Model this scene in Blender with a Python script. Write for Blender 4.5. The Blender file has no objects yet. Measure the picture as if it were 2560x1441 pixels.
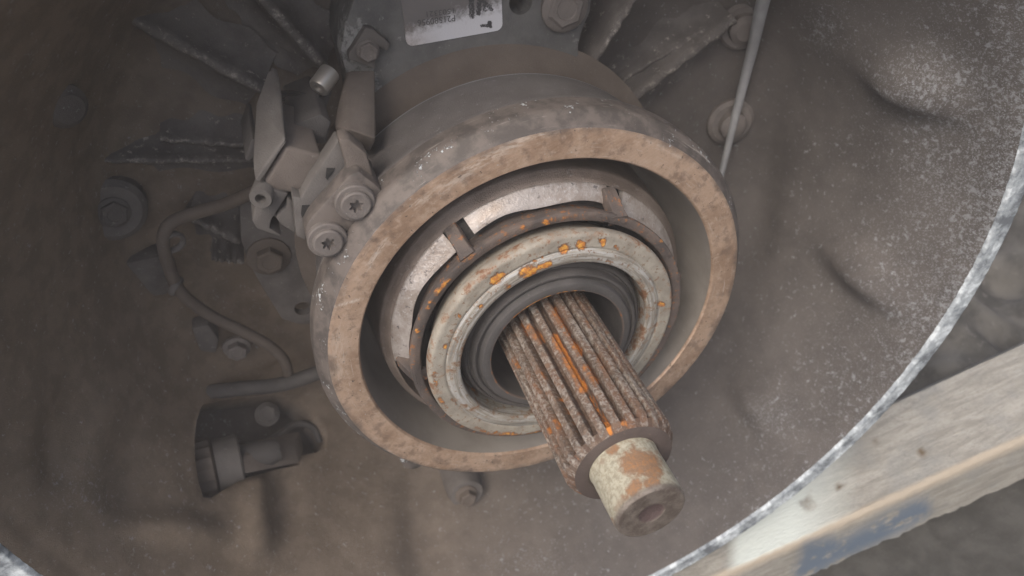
import bpy, bmesh, math, random
import numpy as np
from mathutils import Vector, Matrix
random.seed(7); rng = np.random.default_rng(7)
R = math.radians
scn = bpy.context.scene
COL = scn.collection

# ------------------------------------------------------------------ camera
# Everything is laid out in "u" (1 u = 7 cm, the radius of the release bearing); the shaft axis is
# the world Y axis (-Y comes out of the bell housing), Z is up.
S = 0.07
F = 1850.0                                   # focal length in pixels of the 2560 px wide photograph
CX = np.array([[0.87960139, -0.47571145, 0.0],
               [-0.31847099, -0.58886017, 0.74284584],
               [-0.35338027, -0.65340823, -0.66946252]])   # world X, Y, Z seen in the camera's frame
P0 = np.array([0.33711293, 0.42723935, 5.60791882])
CAM = CX @ (-P0)
cam_d = bpy.data.cameras.new('camera'); cam = bpy.data.objects.new('camera', cam_d); COL.objects.link(cam)
cam_d.sensor_width = 36.0; cam_d.lens = F / 2560 * 36
cam_d.clip_start = 0.01; cam_d.clip_end = 200
mw = Matrix.Identity(4)
for i in range(3):
    mw[i][0] = CX[i][0]; mw[i][1] = -CX[i][1]; mw[i][2] = -CX[i][2]; mw[i][3] = CAM[i] * S
cam.matrix_world = mw
cam_d.dof.use_dof = True; cam_d.dof.focus_distance = 0.36; cam_d.dof.aperture_fstop = 10.0
scn.camera = cam

# ------------------------------------------------------------------ light
LDIR = Vector((-0.20, -0.46, 0.86)).normalized()      # towards the bright part of the sky
world = bpy.data.worlds.new('World'); scn.world = world; world.use_nodes = True
wn = world.node_tree.nodes; wl = world.node_tree.links
sky = wn.new('ShaderNodeTexSky'); sky.sky_type = 'NISHITA'; sky.sun_disc = False
sky.sun_elevation = math.asin(LDIR.z); sky.sun_rotation = math.atan2(LDIR.x, LDIR.y)
sky.air_density = 1.0; sky.dust_density = 6.0; sky.ozone_density = 1.0
wl.new(sky.outputs[0], wn['Background'].inputs[0]); wn['Background'].inputs[1].default_value = 0.15
sun_d = bpy.data.lights.new('sun', 'SUN'); sun = bpy.data.objects.new('sun', sun_d); COL.objects.link(sun)
sun_d.energy = 1.0; sun_d.angle = R(30); sun_d.color = (1.0, 0.96, 0.91)
sun.rotation_euler = (-LDIR).to_track_quat('-Z', 'Y').to_euler()
sun.location = LDIR * 3
scn.view_settings.view_transform = 'Standard'; scn.view_settings.look = 'None'
scn.view_settings.exposure = 0.5; scn.view_settings.gamma = 1.0
scn.render.engine = 'CYCLES'; scn.cycles.max_bounces = 6; scn.cycles.diffuse_bounces = 5; scn.cycles.glossy_bounces = 2

# ------------------------------------------------------------------ placing helpers
def ray(x, y): return CX @ np.array([(x - 1280) / F, (y - 720.5) / F, 1.0])
def at(x, y, t):                              # where the sight line of a photo point meets the plane Y = -t
    d = ray(x, y); k = (-t - CAM[1]) / d[1]; return CAM + k * d
def atz(x, y, z):                             # ... meets the level plane Z = z
    d = ray(x, y); k = (z - CAM[2]) / d[2]; return CAM + k * d
def proj(v):                                  # world points (n,3) in u -> photo points
    q = np.asarray(v) @ CX + P0
    return np.stack([1280 + F * q[:, 0] / q[:, 2], 720.5 + F * q[:, 1] / q[:, 2]], 1)
BELL = [(-2.40, 0.0), (-2.40, 2.75), (-2.36, 2.98), (-2.26, 3.14), (-2.10, 3.25), (-1.90, 3.33), (-1.3, 3.52), (-0.7, 3.72),
        (-0.25, 3.89), (0.0, 3.985), (0.05, 4.02)]
_bt = np.array([p[0] for p in BELL[1:]]); _br = np.array([p[1] for p in BELL[1:]])
def bell_r(t): return np.interp(t, _bt, _br)
def hit(x, y, lift=0.0):                      # ... meets the inside of the bell housing
    d = ray(x, y); k = (-0.04 - CAM[1]) / d[1]
    for i in range(4000):
        p = CAM + k * d
        if p[1] >= 2.4 - lift or math.hypot(p[0], p[2]) >= bell_r(-p[1]) - lift: return p
        k += 0.002
    return p

# ------------------------------------------------------------------ object helpers
ORG = {}
def tag(o, label, cat, group=None):
    o['label'] = label; o['category'] = cat
    if group: o['group'] = group
    return o
def thing(name, loc, label, cat, group=None):
    o = bpy.data.objects.new(name, None); COL.objects.link(o)
    o.empty_display_size = 0.02; o.location = [c * S for c in loc]
    ORG[o.name] = np.array(loc, float); tag(o, label, cat, group); return o
def mk(name, verts, faces, mat, parent=None, attrs=None, sharp=35, org=None):
    v = np.asarray(verts, float)
    if parent is not None: o0 = ORG[parent.name]
    elif org is not None: o0 = np.asarray(org, float)
    else: o0 = np.array([v[:, 0].mean(), v[:, 1].mean(), v[:, 2].min()])
    me = bpy.data.meshes.new(name)
    me.from_pydata(((v - o0) * S).tolist(), [], [tuple(f) for f in faces])
    me.validate(); me.update()
    me.polygons.foreach_set('use_smooth', [True] * len(me.polygons))
    if sharp: me.set_sharp_from_angle(angle=R(sharp))
    for k, val in (attrs or {}).items():
        val = np.asarray(val, np.float32)
        a = me.attributes.new(k, 'FLOAT_VECTOR' if val.ndim == 2 else 'FLOAT', 'POINT')
        a.data.foreach_set('vector' if val.ndim == 2 else 'value', val.ravel())
    if mat: me.materials.append(mat)
    o = bpy.data.objects.new(name, me); COL.objects.link(o)
    if parent is None: o.location = (o0 * S).tolist()
    else: o.parent = parent
    ORG[o.name] = o0
    return o
def from_bm(name, bm, mat, parent=None, **kw):
    bmesh.ops.recalc_face_normals(bm, faces=bm.faces)
    bm.verts.index_update()
    v = [tuple(x.co) for x in bm.verts]; f = [[q.index for q in p.verts] for p in bm.faces]; bm.free()
    return mk(name, v, f, mat, parent, **kw)
def lathe_data(prof, n=256, a0=0.0, a1=360.0, closed_prof=False, c=(0, 0), rot=None):
    full = abs(a1 - a0 - 360) < 1e-6
    ang = np.radians(np.linspace(a0, a1, n, endpoint=not full)); m = len(prof); na = len(ang)
    P = np.array(prof, float); L = np.concatenate([[0], np.cumsum(np.hypot(*np.diff(P, axis=0).T))])
    V = np.zeros((na, m, 3)); A = np.zeros((na, m, 3))
    ca, sa = np.cos(ang)[:, None], np.sin(ang)[:, None]
    V[..., 0] = P[:, 1] * ca + c[0]; V[..., 2] = P[:, 1] * sa + c[1]; V[..., 1] = -P[:, 0]
    A[..., 0] = ca; A[..., 1] = sa; A[..., 2] = L
    f = []
    for i in range(na if full else na - 1):
        j = (i + 1) % na
        for k in range(m if closed_prof else m - 1):
            l = (k + 1) % m
            f.append((i * m + k, i * m + l, j * m + l, j * m + k))
    if closed_prof and not full:
        f.append([k for k in range(m)][::-1]); f.append([(na - 1) * m + k for k in range(m)])
    V = V.reshape(-1, 3)
    if rot is not None: V = V @ np.array(rot).T
    return V, f, A.reshape(-1, 3)
def lathe(name, prof, mat, parent=None, n=256, a0=0, a1=360, closed=False, rot=None, attrs=None, paint=None, **kw):
    V, f, A = lathe_data(prof, n, a0, a1, closed, rot=rot)
    at_ = {'pol': A}
    if paint: at_['rust'] = painted(V, paint)
    if attrs: at_.update(attrs)
    return mk(name, V, f, mat, parent, attrs=at_, **kw)
def dense(prof, step):
    out = [prof[0]]
    for (a, b), (c, d) in zip(prof, prof[1:]):
        n = max(1, int(math.hypot(c - a, d - b) / step))
        for i in range(1, n + 1): out.append((a + (c - a) * i / n, b + (d - b) * i / n))
    return out
def painted(V, strokes):                      # rust blooms where the photo shows them, as a surface mask
    p = proj(V); m = np.zeros(len(V))
    for (x0, y0, x1, y1, r, s) in strokes:
        a = np.array([x0, y0]); d = np.array([x1 - x0, y1 - y0], float); L = max(d @ d, 1e-6)
        k = np.clip(((p - a) @ d) / L, 0, 1)
        q = np.hypot(*(p - a - k[:, None] * d).T) / r
        m = np.maximum(m, s * np.clip(1.5 - q, 0, 1))
    return m
def prism(name, poly, ext, mat, parent=None, bevel=0.012, seg=2, taper=1.0, **kw):
    bm = bmesh.new(); vs = [bm.verts.new(tuple(p)) for p in poly]
    c = np.mean(np.array([tuple(p) for p in poly]), 0)
    f = bm.faces.new(vs); r = bmesh.ops.extrude_face_region(bm, geom=[f])
    nv = [g for g in r['geom'] if isinstance(g, bmesh.types.BMVert)]
    for v in nv:
        v.co = Vector(c + (np.array(v.co) - c) * taper) + Vector(ext)
    if bevel: bmesh.ops.bevel(bm, geom=bm.edges[:], offset=bevel, segments=seg, affect='EDGES', profile=0.5)
    return from_bm(name, bm, mat, parent, **kw)
def hull(name, pts, mat, parent=None, bevel=.012, seg=2):
    bm = bmesh.new()
    for x, y, t in pts: bm.verts.new(tuple(at(580 + .4163 * x, 60 + .4163 * y, t)))
    r = bmesh.ops.convex_hull(bm, input=bm.verts[:])
    bmesh.ops.delete(bm, geom=[g for g in r['geom_interior'] if isinstance(g, bmesh.types.BMVert)], context='VERTS')
    bmesh.ops.dissolve_limit(bm, angle_limit=R(6), verts=bm.verts[:], edges=bm.edges[:])
    if bevel: bmesh.ops.bevel(bm, geom=bm.edges[:], offset=bevel, segments=seg, affect='EDGES', profile=0.5)
    return from_bm(name, bm, mat, parent)
def pp(pts, t): return [at(x, y, t) for x, y in pts]
def Zm(pts): return [(580 + .4163 * x, 60 + .4163 * y) for x, y in pts]      # close-up crop -> photo
def smooth(pts, n=10):
    P = [np.array(p, float) for p in pts]; P = [2 * P[0] - P[1]] + P + [2 * P[-1] - P[-2]]; out = []
    for i in range(1, len(P) - 2):
        for j in range(n):
            u = j / n; a, b, c, d = P[i - 1:i + 3]
            out.append(.5 * ((2 * b) + (c - a) * u + (2 * a - 5 * b + 4 * c - d) * u * u + (3 * b - a - 3 * c + d) * u ** 3))
    out.append(P[-2]); return out
def tube(name, pts, rad, mat, parent=None, n=14, sm=8, flat=1.0, **kw):
    Q = smooth(pts, sm) if sm else [np.array(p, float) for p in pts]
    m = len(Q); V = []; F_ = []; A = []
    T = [Q[min(i + 1, m - 1)] - Q[max(i - 1, 0)] for i in range(m)]; T = [t / np.linalg.norm(t) for t in T]
    u = np.cross(T[0], [0.1, 1, 0.2]); u /= np.linalg.norm(u); L = 0
    for i in range(m):
        u = u - (u @ T[i]) * T[i]; u /= np.linalg.norm(u); w = np.cross(T[i], u)
        if i: L += np.linalg.norm(Q[i] - Q[i - 1])
        r = rad(i / (m - 1)) if callable(rad) else rad
        for k in range(n):
            a = 2 * math.pi * k / n
            V.append(Q[i] + r * (math.cos(a) * u + flat * math.sin(a) * w)); A.append((math.cos(a), math.sin(a), L))
    for i in range(m - 1):
        for k in range(n):
            l = (k + 1) % n; F_.append((i * n + k, i * n + l, (i + 1) * n + l, (i + 1) * n + k))
    F_.append(list(range(n))[::-1]); F_.append([(m - 1) * n + k for k in range(n)])
    return mk(name, V, F_, mat, parent, attrs={'pol': A}, **kw)
def frame(nrm):
    n = np.array(nrm, float); n /= np.linalg.norm(n)
    u = np.cross(n, [0.3, 0.1, 1.0]); u /= np.linalg.norm(u); return u, np.cross(n, u), n
def stack(name, c, nrm, rings, mat, parent=None, k=24, ph=0.0, cap=True, **kw):
    """stacked outlines along nrm: rings of (height, radius) or (height, [k radii])"""
    u, w, n = frame(nrm); c = np.array(c, float); V = []; F_ = []
    for h, r in rings:
        rr = r if hasattr(r, '__len__') else [r] * k
        for i in range(k):
            a = 2 * math.pi * i / k + ph
            V.append(c + h * n + rr[i] * (math.cos(a) * u + math.sin(a) * w))
    for j in range(len(rings) - 1):
        for i in range(k):
            l = (i + 1) % k; F_.append((j * k + i, j * k + l, (j + 1) * k + l, (j + 1) * k + i))
    if cap: F_.append([(len(rings) - 1) * k + i for i in range(k)])
    return mk(name, V, F_, mat, parent, **kw)
def hexr(r, k=24): return [r * math.cos(math.pi / 6) / math.cos((2 * math.pi * i / k) % (math.pi / 3) - math.pi / 6) for i in range(k)]
def hex_bolt(c, nrm, r, mat, parent, flange=1.5, h=0.6, ph=0.2, name='bolt'):
    b = stack(name, c, nrm, [(-.02, r * flange), (r * .16, r * flange), (r * .24, r * flange * .93), (r * .3, hexr(r)),
                             (r * h, hexr(r)), (r * (h + .1), hexr(r * .88)), (r * (h + .1), r * .55), (r * (h + .04), r * .5)], mat, parent, ph=ph)
    return b
def torx_bolt(c, nrm, r, mat, parent, mat2, h=0.55, ph=0.0):
    k = 36; star = [r * (.40 + .10 * math.cos(6 * (2 * math.pi * i / k))) for i in range(k)]
    b = stack('bolt', c, nrm, [(-.03, r * 1.32), (.02, r * 1.32), (.03, r * 1.24), (.03, r), (r * h, r), (r * (h + .1), r * .9),
                               (r * (h + .1), star), (r * (h - .35), [q * .9 for q in star])], mat, parent, k=k, ph=ph)
    return b

# ------------------------------------------------------------------ materials
class NT:
    def __init__(s, name):
        s.m = bpy.data.materials.new(name); s.m.use_nodes = True; s.t = s.m.node_tree; s.n = s.t.nodes; s.l = s.t.links
        s.b = s.n['Principled BSDF']; g = s.n.new('ShaderNodeNewGeometry')
        v = s.n.new('ShaderNodeVectorMath'); v.operation = 'SCALE'; v.inputs[3].default_value = 1 / S
        s.l.new(g.outputs['Position'], v.inputs[0]); s.pos = v.outputs[0]; s.geo = g
    def put(s, sock, v):
        if isinstance(v, bpy.types.NodeSocket): s.l.new(v, sock)
        elif isinstance(v, tuple) and len(v) == 3 and sock.type == 'RGBA': sock.default_value = (*v, 1)
        else: sock.default_value = v
    def attr(s, name, out='Fac'):
        a = s.n.new('ShaderNodeAttribute'); a.attribute_name = name; return a.outputs[out]
    def scalev(s, v, sc):
        m = s.n.new('ShaderNodeVectorMath'); m.operation = 'MULTIPLY'; s.put(m.inputs[0], v); m.inputs[1].default_value = sc; return m.outputs[0]
    def noise(s, sc, det=4, ro=.55, vec=None, dist=0.0, off=0.0):
        n = s.n.new('ShaderNodeTexNoise'); n.inputs['Scale'].default_value = sc; n.inputs['Detail'].default_value = det
        n.inputs['Roughness'].default_value = ro; n.inputs['Distortion'].default_value = dist
        v = vec if vec is not None else s.pos
        if off:
            a = s.n.new('ShaderNodeVectorMath'); a.operation = 'ADD'; s.put(a.inputs[0], v); a.inputs[1].default_value = (off, off * 1.7, -off); v = a.outputs[0]
        s.l.new(v, n.inputs['Vector']); return n.outputs['Fac']
    def voro(s, sc, vec=None, rnd=1.0, feat='F1'):
        n = s.n.new('ShaderNodeTexVoronoi'); n.inputs['Scale'].default_value = sc; n.inputs['Randomness'].default_value = rnd; n.feature = feat
        s.l.new(vec if vec is not None else s.pos, n.inputs['Vector']); return n.outputs['Distance']
    def step(s, v, a, b):                     # a < b rises, a > b falls
        m = s.n.new('ShaderNodeMapRange'); m.interpolation_type = 'SMOOTHSTEP'; s.put(m.inputs[0], v)
        lo, hi = (a, b) if a < b else (b, a)
        m.inputs[1].default_value = lo; m.inputs[2].default_value = hi
        m.inputs[3].default_value = 0 if a < b else 1; m.inputs[4].default_value = 1 if a < b else 0
        return m.outputs[0]
    def math(s, op, a, b=0.0, clamp=False):
        m = s.n.new('ShaderNodeMath'); m.operation = op; m.use_clamp = clamp; s.put(m.inputs[0], a); s.put(m.inputs[1], b); return m.outputs[0]
    def mul(s, a, b): return s.math('MULTIPLY', a, b)
    def add(s, a, b): return s.math('ADD', a, b)
    def mix(s, f, a, b):
        m = s.n.new('ShaderNodeMix'); m.data_type = 'RGBA'; s.put(m.inputs[0], f); s.put(m.inputs[6], a); s.put(m.inputs[7], b); return m.outputs[2]
    def fmix(s, f, a, b):
        m = s.n.new('ShaderNodeMix'); s.put(m.inputs[0], f); s.put(m.inputs[2], a); s.put(m.inputs[3], b); return m.outputs[0]
    def done(s, col, rough=.8, metal=0.0, bump=None, dist=.001, strength=.6, spec=.3):
        s.put(s.b.inputs['Base Color'], col); s.put(s.b.inputs['Roughness'], rough); s.put(s.b.inputs['Metallic'], metal)
        s.put(s.b.inputs['Specular IOR Level'], spec)
        if bump is not None:
            b = s.n.new('ShaderNodeBump'); b.inputs['Strength'].default_value = strength; b.inputs['Distance'].default_value = dist
            s.put(b.inputs['Height'], bump); s.l.new(b.outputs[0], s.b.inputs['Normal'])
        return s.m

def cast(name, c1, c2, speck=(.34, .34, .34), amt=.5, sc=22, rough=.75, spec=.3, metal=0.0, edge=0.0, bumpd=.0012, dirt=None):
    """dusty cast alloy: blotchy base, pale corrosion flakes that cluster, optional worn pale edges"""
    m = NT(name)
    big = m.noise(.9, 3); mid = m.noise(5, 5, .6, off=3.1)
    col = m.mix(m.step(m.add(m.mul(big, .5), m.mul(mid, .5)), .36, .64), c1, c2)
    if dirt:                                  # brown dirt on the casting; its paler left also paints in a warm glow
        col = m.mix(m.attr('dirt'), col, m.mix(m.step(mid, .38, .62), dirt[0], dirt[1]))
    fl = m.noise(sc, 5, .72); cl = m.noise(1.7, 3, .6, off=9.2); ox = m.attr('ox')
    dens = m.add(m.mul(m.step(cl, .42, .72), .10 * amt), m.mul(ox, .095))
    mask = m.mul(m.step(m.add(fl, dens), .605, .725), m.fmix(m.noise(70, 2, off=2), .45, 1.0))
    dust = m.mul(m.step(m.add(m.noise(62, 3, .7, off=17), m.mul(ox, .07)), .585, .70), m.math('ADD', m.mul(ox, .8), .10 * min(1, amt * 2), clamp=True))
    mask = m.math('MAXIMUM', mask, dust)
    col = m.mix(m.math('MULTIPLY', mask, min(.85, .35 + amt), clamp=True), col, speck)
    if edge:
        pt = m.attr('wear')
        col = m.mix(m.mul(m.mul(pt, m.step(m.noise(14, 5, .75, off=5), .46, .74)), edge * .8), col, speck)
    gr = m.noise(95, 3, .75)
    return m.done(col, m.fmix(mid, rough - .1, rough + .1), metal, m.add(m.add(m.mul(mask, .6), m.mul(gr, .7)), m.mul(mid, .8)), bumpd, .6, spec)

BROWN = cast('bell_alloy', (.080, .071, .066), (.112, .10, .092), (.38, .40, .41), .36, 19, dirt=((.158, .120, .085), (.205, .159, .117)))  # dirt colours also carry the painted warm glow at far left
M_BACK = cast('back_alloy', (.085, .077, .072), (.145, .132, .123), (.30, .29, .27), .4, 18, edge=.4)
M_RIB = cast('rib_alloy', (.085, .077, .072), (.145, .132, .123), (.46, .42, .375), .5, 14, edge=1.0)
M_RIBLIP = cast('lip_alloy', (.26, .265, .27), (.36, .365, .375), (.4, .4, .4), .2, 26)
M_PAD = cast('pad_alloy', (.085, .085, .085), (.155, .153, .148), (.33, .33, .315), 2.1, 15)
M_BODY = cast('actuator_alloy', (.11, .10, .097), (.16, .15, .145), (.55, .57, .57), .1, 26, rough=.55, spec=.45)
M_GREYPLAST = cast('grey_plastic', (.098, .09, .084), (.145, .134, .125), (.4, .39, .37), .0, 26, rough=.7)
M_BROWNPLAST = cast('dusty_plastic', (.115, .097, .085), (.165, .141, .124), (.4, .39, .37), .0, 26, rough=.75)
M_DARKPLAST = cast('dark_plastic', (.06, .057, .055), (.095, .088, .085), (.3, .29, .27), .0, 26, rough=.7)
M_RUBBER = cast('rubber', (.045, .042, .04), (.085, .078, .074), (.22, .21, .2), .15, 40, rough=.7)
M_HOSE = cast('hose', (.10, .082, .068), (.135, .112, .095), (.3, .28, .26), .05, 30, rough=.8)
M_BOLT = cast('bolt_steel', (.12, .105, .096), (.18, .16, .147), (.4, .38, .35), .2, 30, rough=.55, spec=.5)
M_BLACK = cast('deep_black', (.02, .02, .02), (.035, .033, .032), (.1, .1, .1), 0, 30)
M_SHINY = NT('bright_screw').done((.33, .31, .285), .42, .6)

def rim_mat():
    m = NT('rim_oxide'); a = m.noise(4, 5, .65); b = m.noise(16, 4, .65, off=4)
    k = m.add(m.mul(a, .65), m.mul(b, .35))
    col = m.mix(m.step(k, .38, .5), (.13, .145, .16), (.33, .365, .385)); col = m.mix(m.step(k, .49, .60), col, (.62, .67, .69))
    return m.done(col, .7, 0, k, .002, .8)
M_RIM = rim_mat()

def face_mat():
    """turned face of the actuator: brown film over alloy with turning marks, scuffs and stains"""
    m = NT('turned_face'); pol = m.attr('pol', 'Vector'); sep = m.n.new('ShaderNodeSeparateXYZ'); m.l.new(pol, sep.inputs[0]); L = sep.outputs[2]
    arc = m.noise(1.0, 5, .7, m.scalev(pol, (14, 14, 30))); scr = m.noise(1.0, 4, .75, m.scalev(pol, (5, 5, 75)), off=2)
    blot = m.noise(3.0, 6, .7); fine = m.noise(1.0, 2, .6, m.scalev(pol, (60, 60, 60)), dist=1.5); stain = m.noise(8, 6, .68, off=7)
    hat = m.n.new('ShaderNodeTexWave'); hat.inputs['Scale'].default_value = 46; hat.inputs['Distortion'].default_value = 1.2; hat.bands_direction = 'DIAGONAL'; m.l.new(m.pos, hat.inputs[0])
    col = m.mix(m.step(blot, .36, .62), (.42, .285, .195), (.62, .45, .33))
    col = m.mix(m.mul(m.step(m.noise(12, 6, .75, off=21), .50, .66), .55), col, (.70, .555, .44)); col = m.mix(m.mul(m.step(arc, .56, .70), .35), col, (.70, .58, .47))
    col = m.mix(m.mul(m.step(scr, .60, .68), .55), col, (.70, .62, .54))
    col = m.mix(m.mul(m.step(stain, .50, .66), .62), col, (.22, .155, .118))
    col = m.mix(m.mul(hat.outputs['Fac'], .22), col, (.22, .16, .125))
    col = m.mix(m.mul(m.step(m.noise(30, 3, .6, off=1), .66, .72), .8), col, (.09, .07, .06))
    sc_ = m.mul(m.attr('rust'), m.step(m.noise(1, 5, .75, m.scalev(pol, (22, 22, 60)), off=5), .40, .60)); col = m.mix(m.mul(sc_, .85), col, (.78, .69, .60))
    rim = m.step(m.add(L, m.mul(m.math('SUBTRACT', m.noise(4.5, 5, .65, off=4), .5), .26)), .18, .27)
    col = m.mix(m.mul(rim, .75), col, (.145, .12, .105))
    fl = m.mul(m.step(m.add(m.noise(30, 4, .7, off=3), m.mul(rim, .05)), .69, .74), .9); col = m.mix(fl, col, (.62, .66, .68))
    return m.done(col, m.fmix(m.noise(12, 6, .75, off=21), .30, .56), .5, m.add(m.mul(hat.outputs['Fac'], .25), m.add(m.mul(arc, .5), m.mul(stain, .5))), .0006, .6, .45)
M_FACE = face_mat()

def chamfer_mat():
    m = NT('worn_flange'); pol = m.attr('pol', 'Vector'); n = m.noise(7, 5, .65); arc = m.noise(1, 4, .7, m.scalev(pol, (4, 4, 40)))
    col = m.mix(m.step(n, .38, .62), (.078, .068, .062), (.138, .118, .105))
    col = m.mix(m.mul(m.step(arc, .6, .72), .6), col, (.42, .38, .34))
    fl = m.add(m.noise(34, 5, .7, off=3), m.mul(m.step(m.noise(5, 3, off=8), .42, .72), .20))
    k = m.step(fl, .72, .78); col = m.mix(k, col, (.50, .53, .54))
    return m.done(col, .6, .1, m.add(m.mul(k, .8), m.mul(n, .4)), .0015, .6, .4)
M_CHAMF = chamfer_mat()

RUST_D = (.105, .055, .034); RUST_O = (.52, .20, .045); RUST_Y = (.66, .34, .07)
def rust_over(m, col, mask, n):
    """dark halo, orange bloom, yellow crumbs"""
    n = m.add(m.mul(n, .5), m.mul(m.noise(46, 5, .8, off=13), .5))
    k = m.add(mask, m.mul(m.math('SUBTRACT', n, .5), 3.0))
    col = m.mix(m.mul(m.step(k, .30, .70), .9), col, (.22, .115, .06)); col = m.mix(m.mul(m.step(k, .55, .95), .95), col, RUST_O)
    return m.mix(m.mul(m.step(k, .72, .95), m.step(m.noise(34, 2, off=6), .42, .6)), col, RUST_Y), k
def bearing_mat():
    m = NT('bearing_face'); pol = m.attr('pol', 'Vector'); rust = m.attr('rust')
    arc = m.noise(1, 4, .7, m.scalev(pol, (2.6, 2.6, 55))); n1 = m.noise(11, 6, .68); n2 = m.noise(24, 4, .6, off=4); big = m.noise(2.3, 3, off=2)
    col = m.mix(m.step(m.noise(6, 4, off=9), .36, .64), (.25, .225, .186), (.335, .308, .258))
    inner = m.attr('inner')
    col = m.mix(m.mul(m.mul(inner, m.step(arc, .45, .65)), .8), col, (.44, .44, .43))
    col = m.mix(m.mul(m.mul(inner, m.step(arc, .5, .36)), .7), col, (.17, .165, .155))
    br = m.add(n1, m.add(m.mul(m.attr('edge'), .085), m.mul(m.math('SUBTRACT', big, .5), .25)))
    col = m.mix(m.step(br, .585, .65), col, (.27, .20, .145)); col = m.mix(m.step(br, .655, .70), col, (.20, .105, .06))
    col = m.mix(m.mul(m.step(m.noise(30, 4, .65, off=12), .59, .65), .85), col, (.20, .12, .075))
    col, k = rust_over(m, col, rust, n2)
    return m.done(col, m.fmix(inner, .6, .42), m.mul(inner, .12), m.add(m.mul(m.step(k, .3, .9), .35), m.mul(n2, .5)), .0014, .7, .4)
M_BEAR = bearing_mat()
def cage_mat():
    m = NT('cage_steel'); n = m.noise(20, 5, .65); n1 = m.noise(3, 3, off=3)
    col = m.mix(m.step(n1, .35, .65), (.085, .072, .066), (.15, .118, .10))
    col = m.mix(m.mul(m.step(m.add(n, m.mul(n1, .25)), .69, .76), .8), col, (.30, .13, .05))
    col, k = rust_over(m, col, m.attr('rust'), m.noise(28, 3, .6, off=5))
    return m.done(col, .62, .15, m.add(n, m.mul(k, .4)), .0012, .6, .35)
M_CAGE = cage_mat()
def silver_mat():
    m = NT('pressed_steel'); pol = m.attr('pol', 'Vector'); n = m.noise(6, 5, .65); sp = m.noise(38, 3, .7)
    col = m.mix(m.step(n, .38, .62), (.30, .255, .22), (.44, .40, .37)); col = m.mix(m.mul(m.step(sp, .55, .7), .5), col, (.62, .60, .6))
    col = m.mix(m.mul(m.step(m.noise(15, 4, .7, off=4), .6, .68), .8), col, (.11, .10, .10))
    return m.done(col, m.fmix(n, .35, .6), .45, m.add(sp, m.mul(n, .7)), .0008, .5, .5)
M_SILV = silver_mat()
M_BORE = cast('bore_alloy', (.20, .182, .16), (.27, .25, .225), (.4, .4, .38), .05, 26, rough=.42, spec=.6, metal=.0, bumpd=.0004)
M_CUP = cast('pressed_cup', (.155, .122, .10), (.25, .205, .175), (.34, .33, .32), .3, 24, rough=.45, spec=.5, metal=.3)
def shaft_mat():
    m = NT('rusted_spline'); pol = m.attr('pol', 'Vector'); g = m.attr('groove'); rust = m.attr('rust')
    st = m.noise(1, 5, .62, m.scalev(pol, (4.5, 4.5, 2.6)), dist=.25); n = m.noise(24, 5, .7); cr = m.noise(34, 5, .75, off=3); b = m.noise(5, 3, off=8)
    col = m.mix(m.step(n, .36, .64), (.105, .075, .057), (.205, .148, .11))
    col = m.mix(m.mul(m.step(b, .42, .66), .7), col, (.19, .105, .065))
    col = m.mix(m.mul(g, .75), col, (.085, .052, .036))  # shade painted into the groove colour so the grooves look deeper
    crust = m.mul(m.step(m.add(cr, m.mul(m.noise(3.0, 3, off=1), .3)), .60, .78), m.fmix(g, .75, .2))
    col = m.mix(crust, col, (.40, .365, .32))
    sm_ = m.add(m.mul(m.step(st, .55, .72), m.fmix(g, .2, .75)), rust)
    k = m.add(m.math('MULTIPLY', sm_, .85), m.mul(m.math('SUBTRACT', m.noise(15, 5, .7, off=11), .5), 1.2))
    col = m.mix(m.mul(m.step(k, .15, .55), .85), col, (.24, .105, .045))
    col = m.mix(m.mul(m.step(k, .40, .70), .95), col, (.56, .21, .045))
    col = m.mix(m.mul(m.step(k, .80, 1.05), m.step(m.noise(34, 2, off=6), .42, .6)), col, (.66, .32, .07))
    return m.done(col, .8, 0, m.add(m.add(m.mul(crust, .5), m.mul(n, .7)), m.mul(k, .2)), .0016, .7, .25)
M_SHAFT = shaft_mat()
def pilot_mat():
    m = NT('pilot_journal'); n = m.noise(34, 5, .75); n2 = m.noise(8, 4, .6); rust = m.attr('rust')
    col = m.mix(m.step(n, .38, .6), (.30, .272, .20), (.46, .435, .335)); col = m.mix(m.mul(m.step(n2, .56, .68), .7), col, (.26, .19, .13))
    k = m.add(rust, m.mul(m.math('SUBTRACT', m.noise(20, 6, .78, off=2), .5), 1.9))
    col = m.mix(m.mul(m.step(k, .25, .80), .9), col, (.245, .14, .078)); col = m.mix(m.mul(m.step(k, .6, 1.0), m.step(n, .45, .62)), col, (.36, .18, .075))
    col = m.mix(m.attr('endface'), col, m.mix(m.step(m.noise(13, 5, .7, off=6), .4, .62), (.125, .10, .083), (.205, .175, .148)))
    col = m.mix(m.attr('bore'), col, (.12, .085, .08))
    return m.done(col, m.fmix(m.attr('endface'), .6, .42), m.mul(m.attr('endface'), .3), m.add(n, m.mul(k, .3)), .001, .6, .4)
M_PILOT = pilot_mat()
M_SHOULDER = cast('shoulder_steel', (.085, .066, .058), (.125, .098, .088), (.3, .2, .12), .2, 30, rough=.6)
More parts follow.
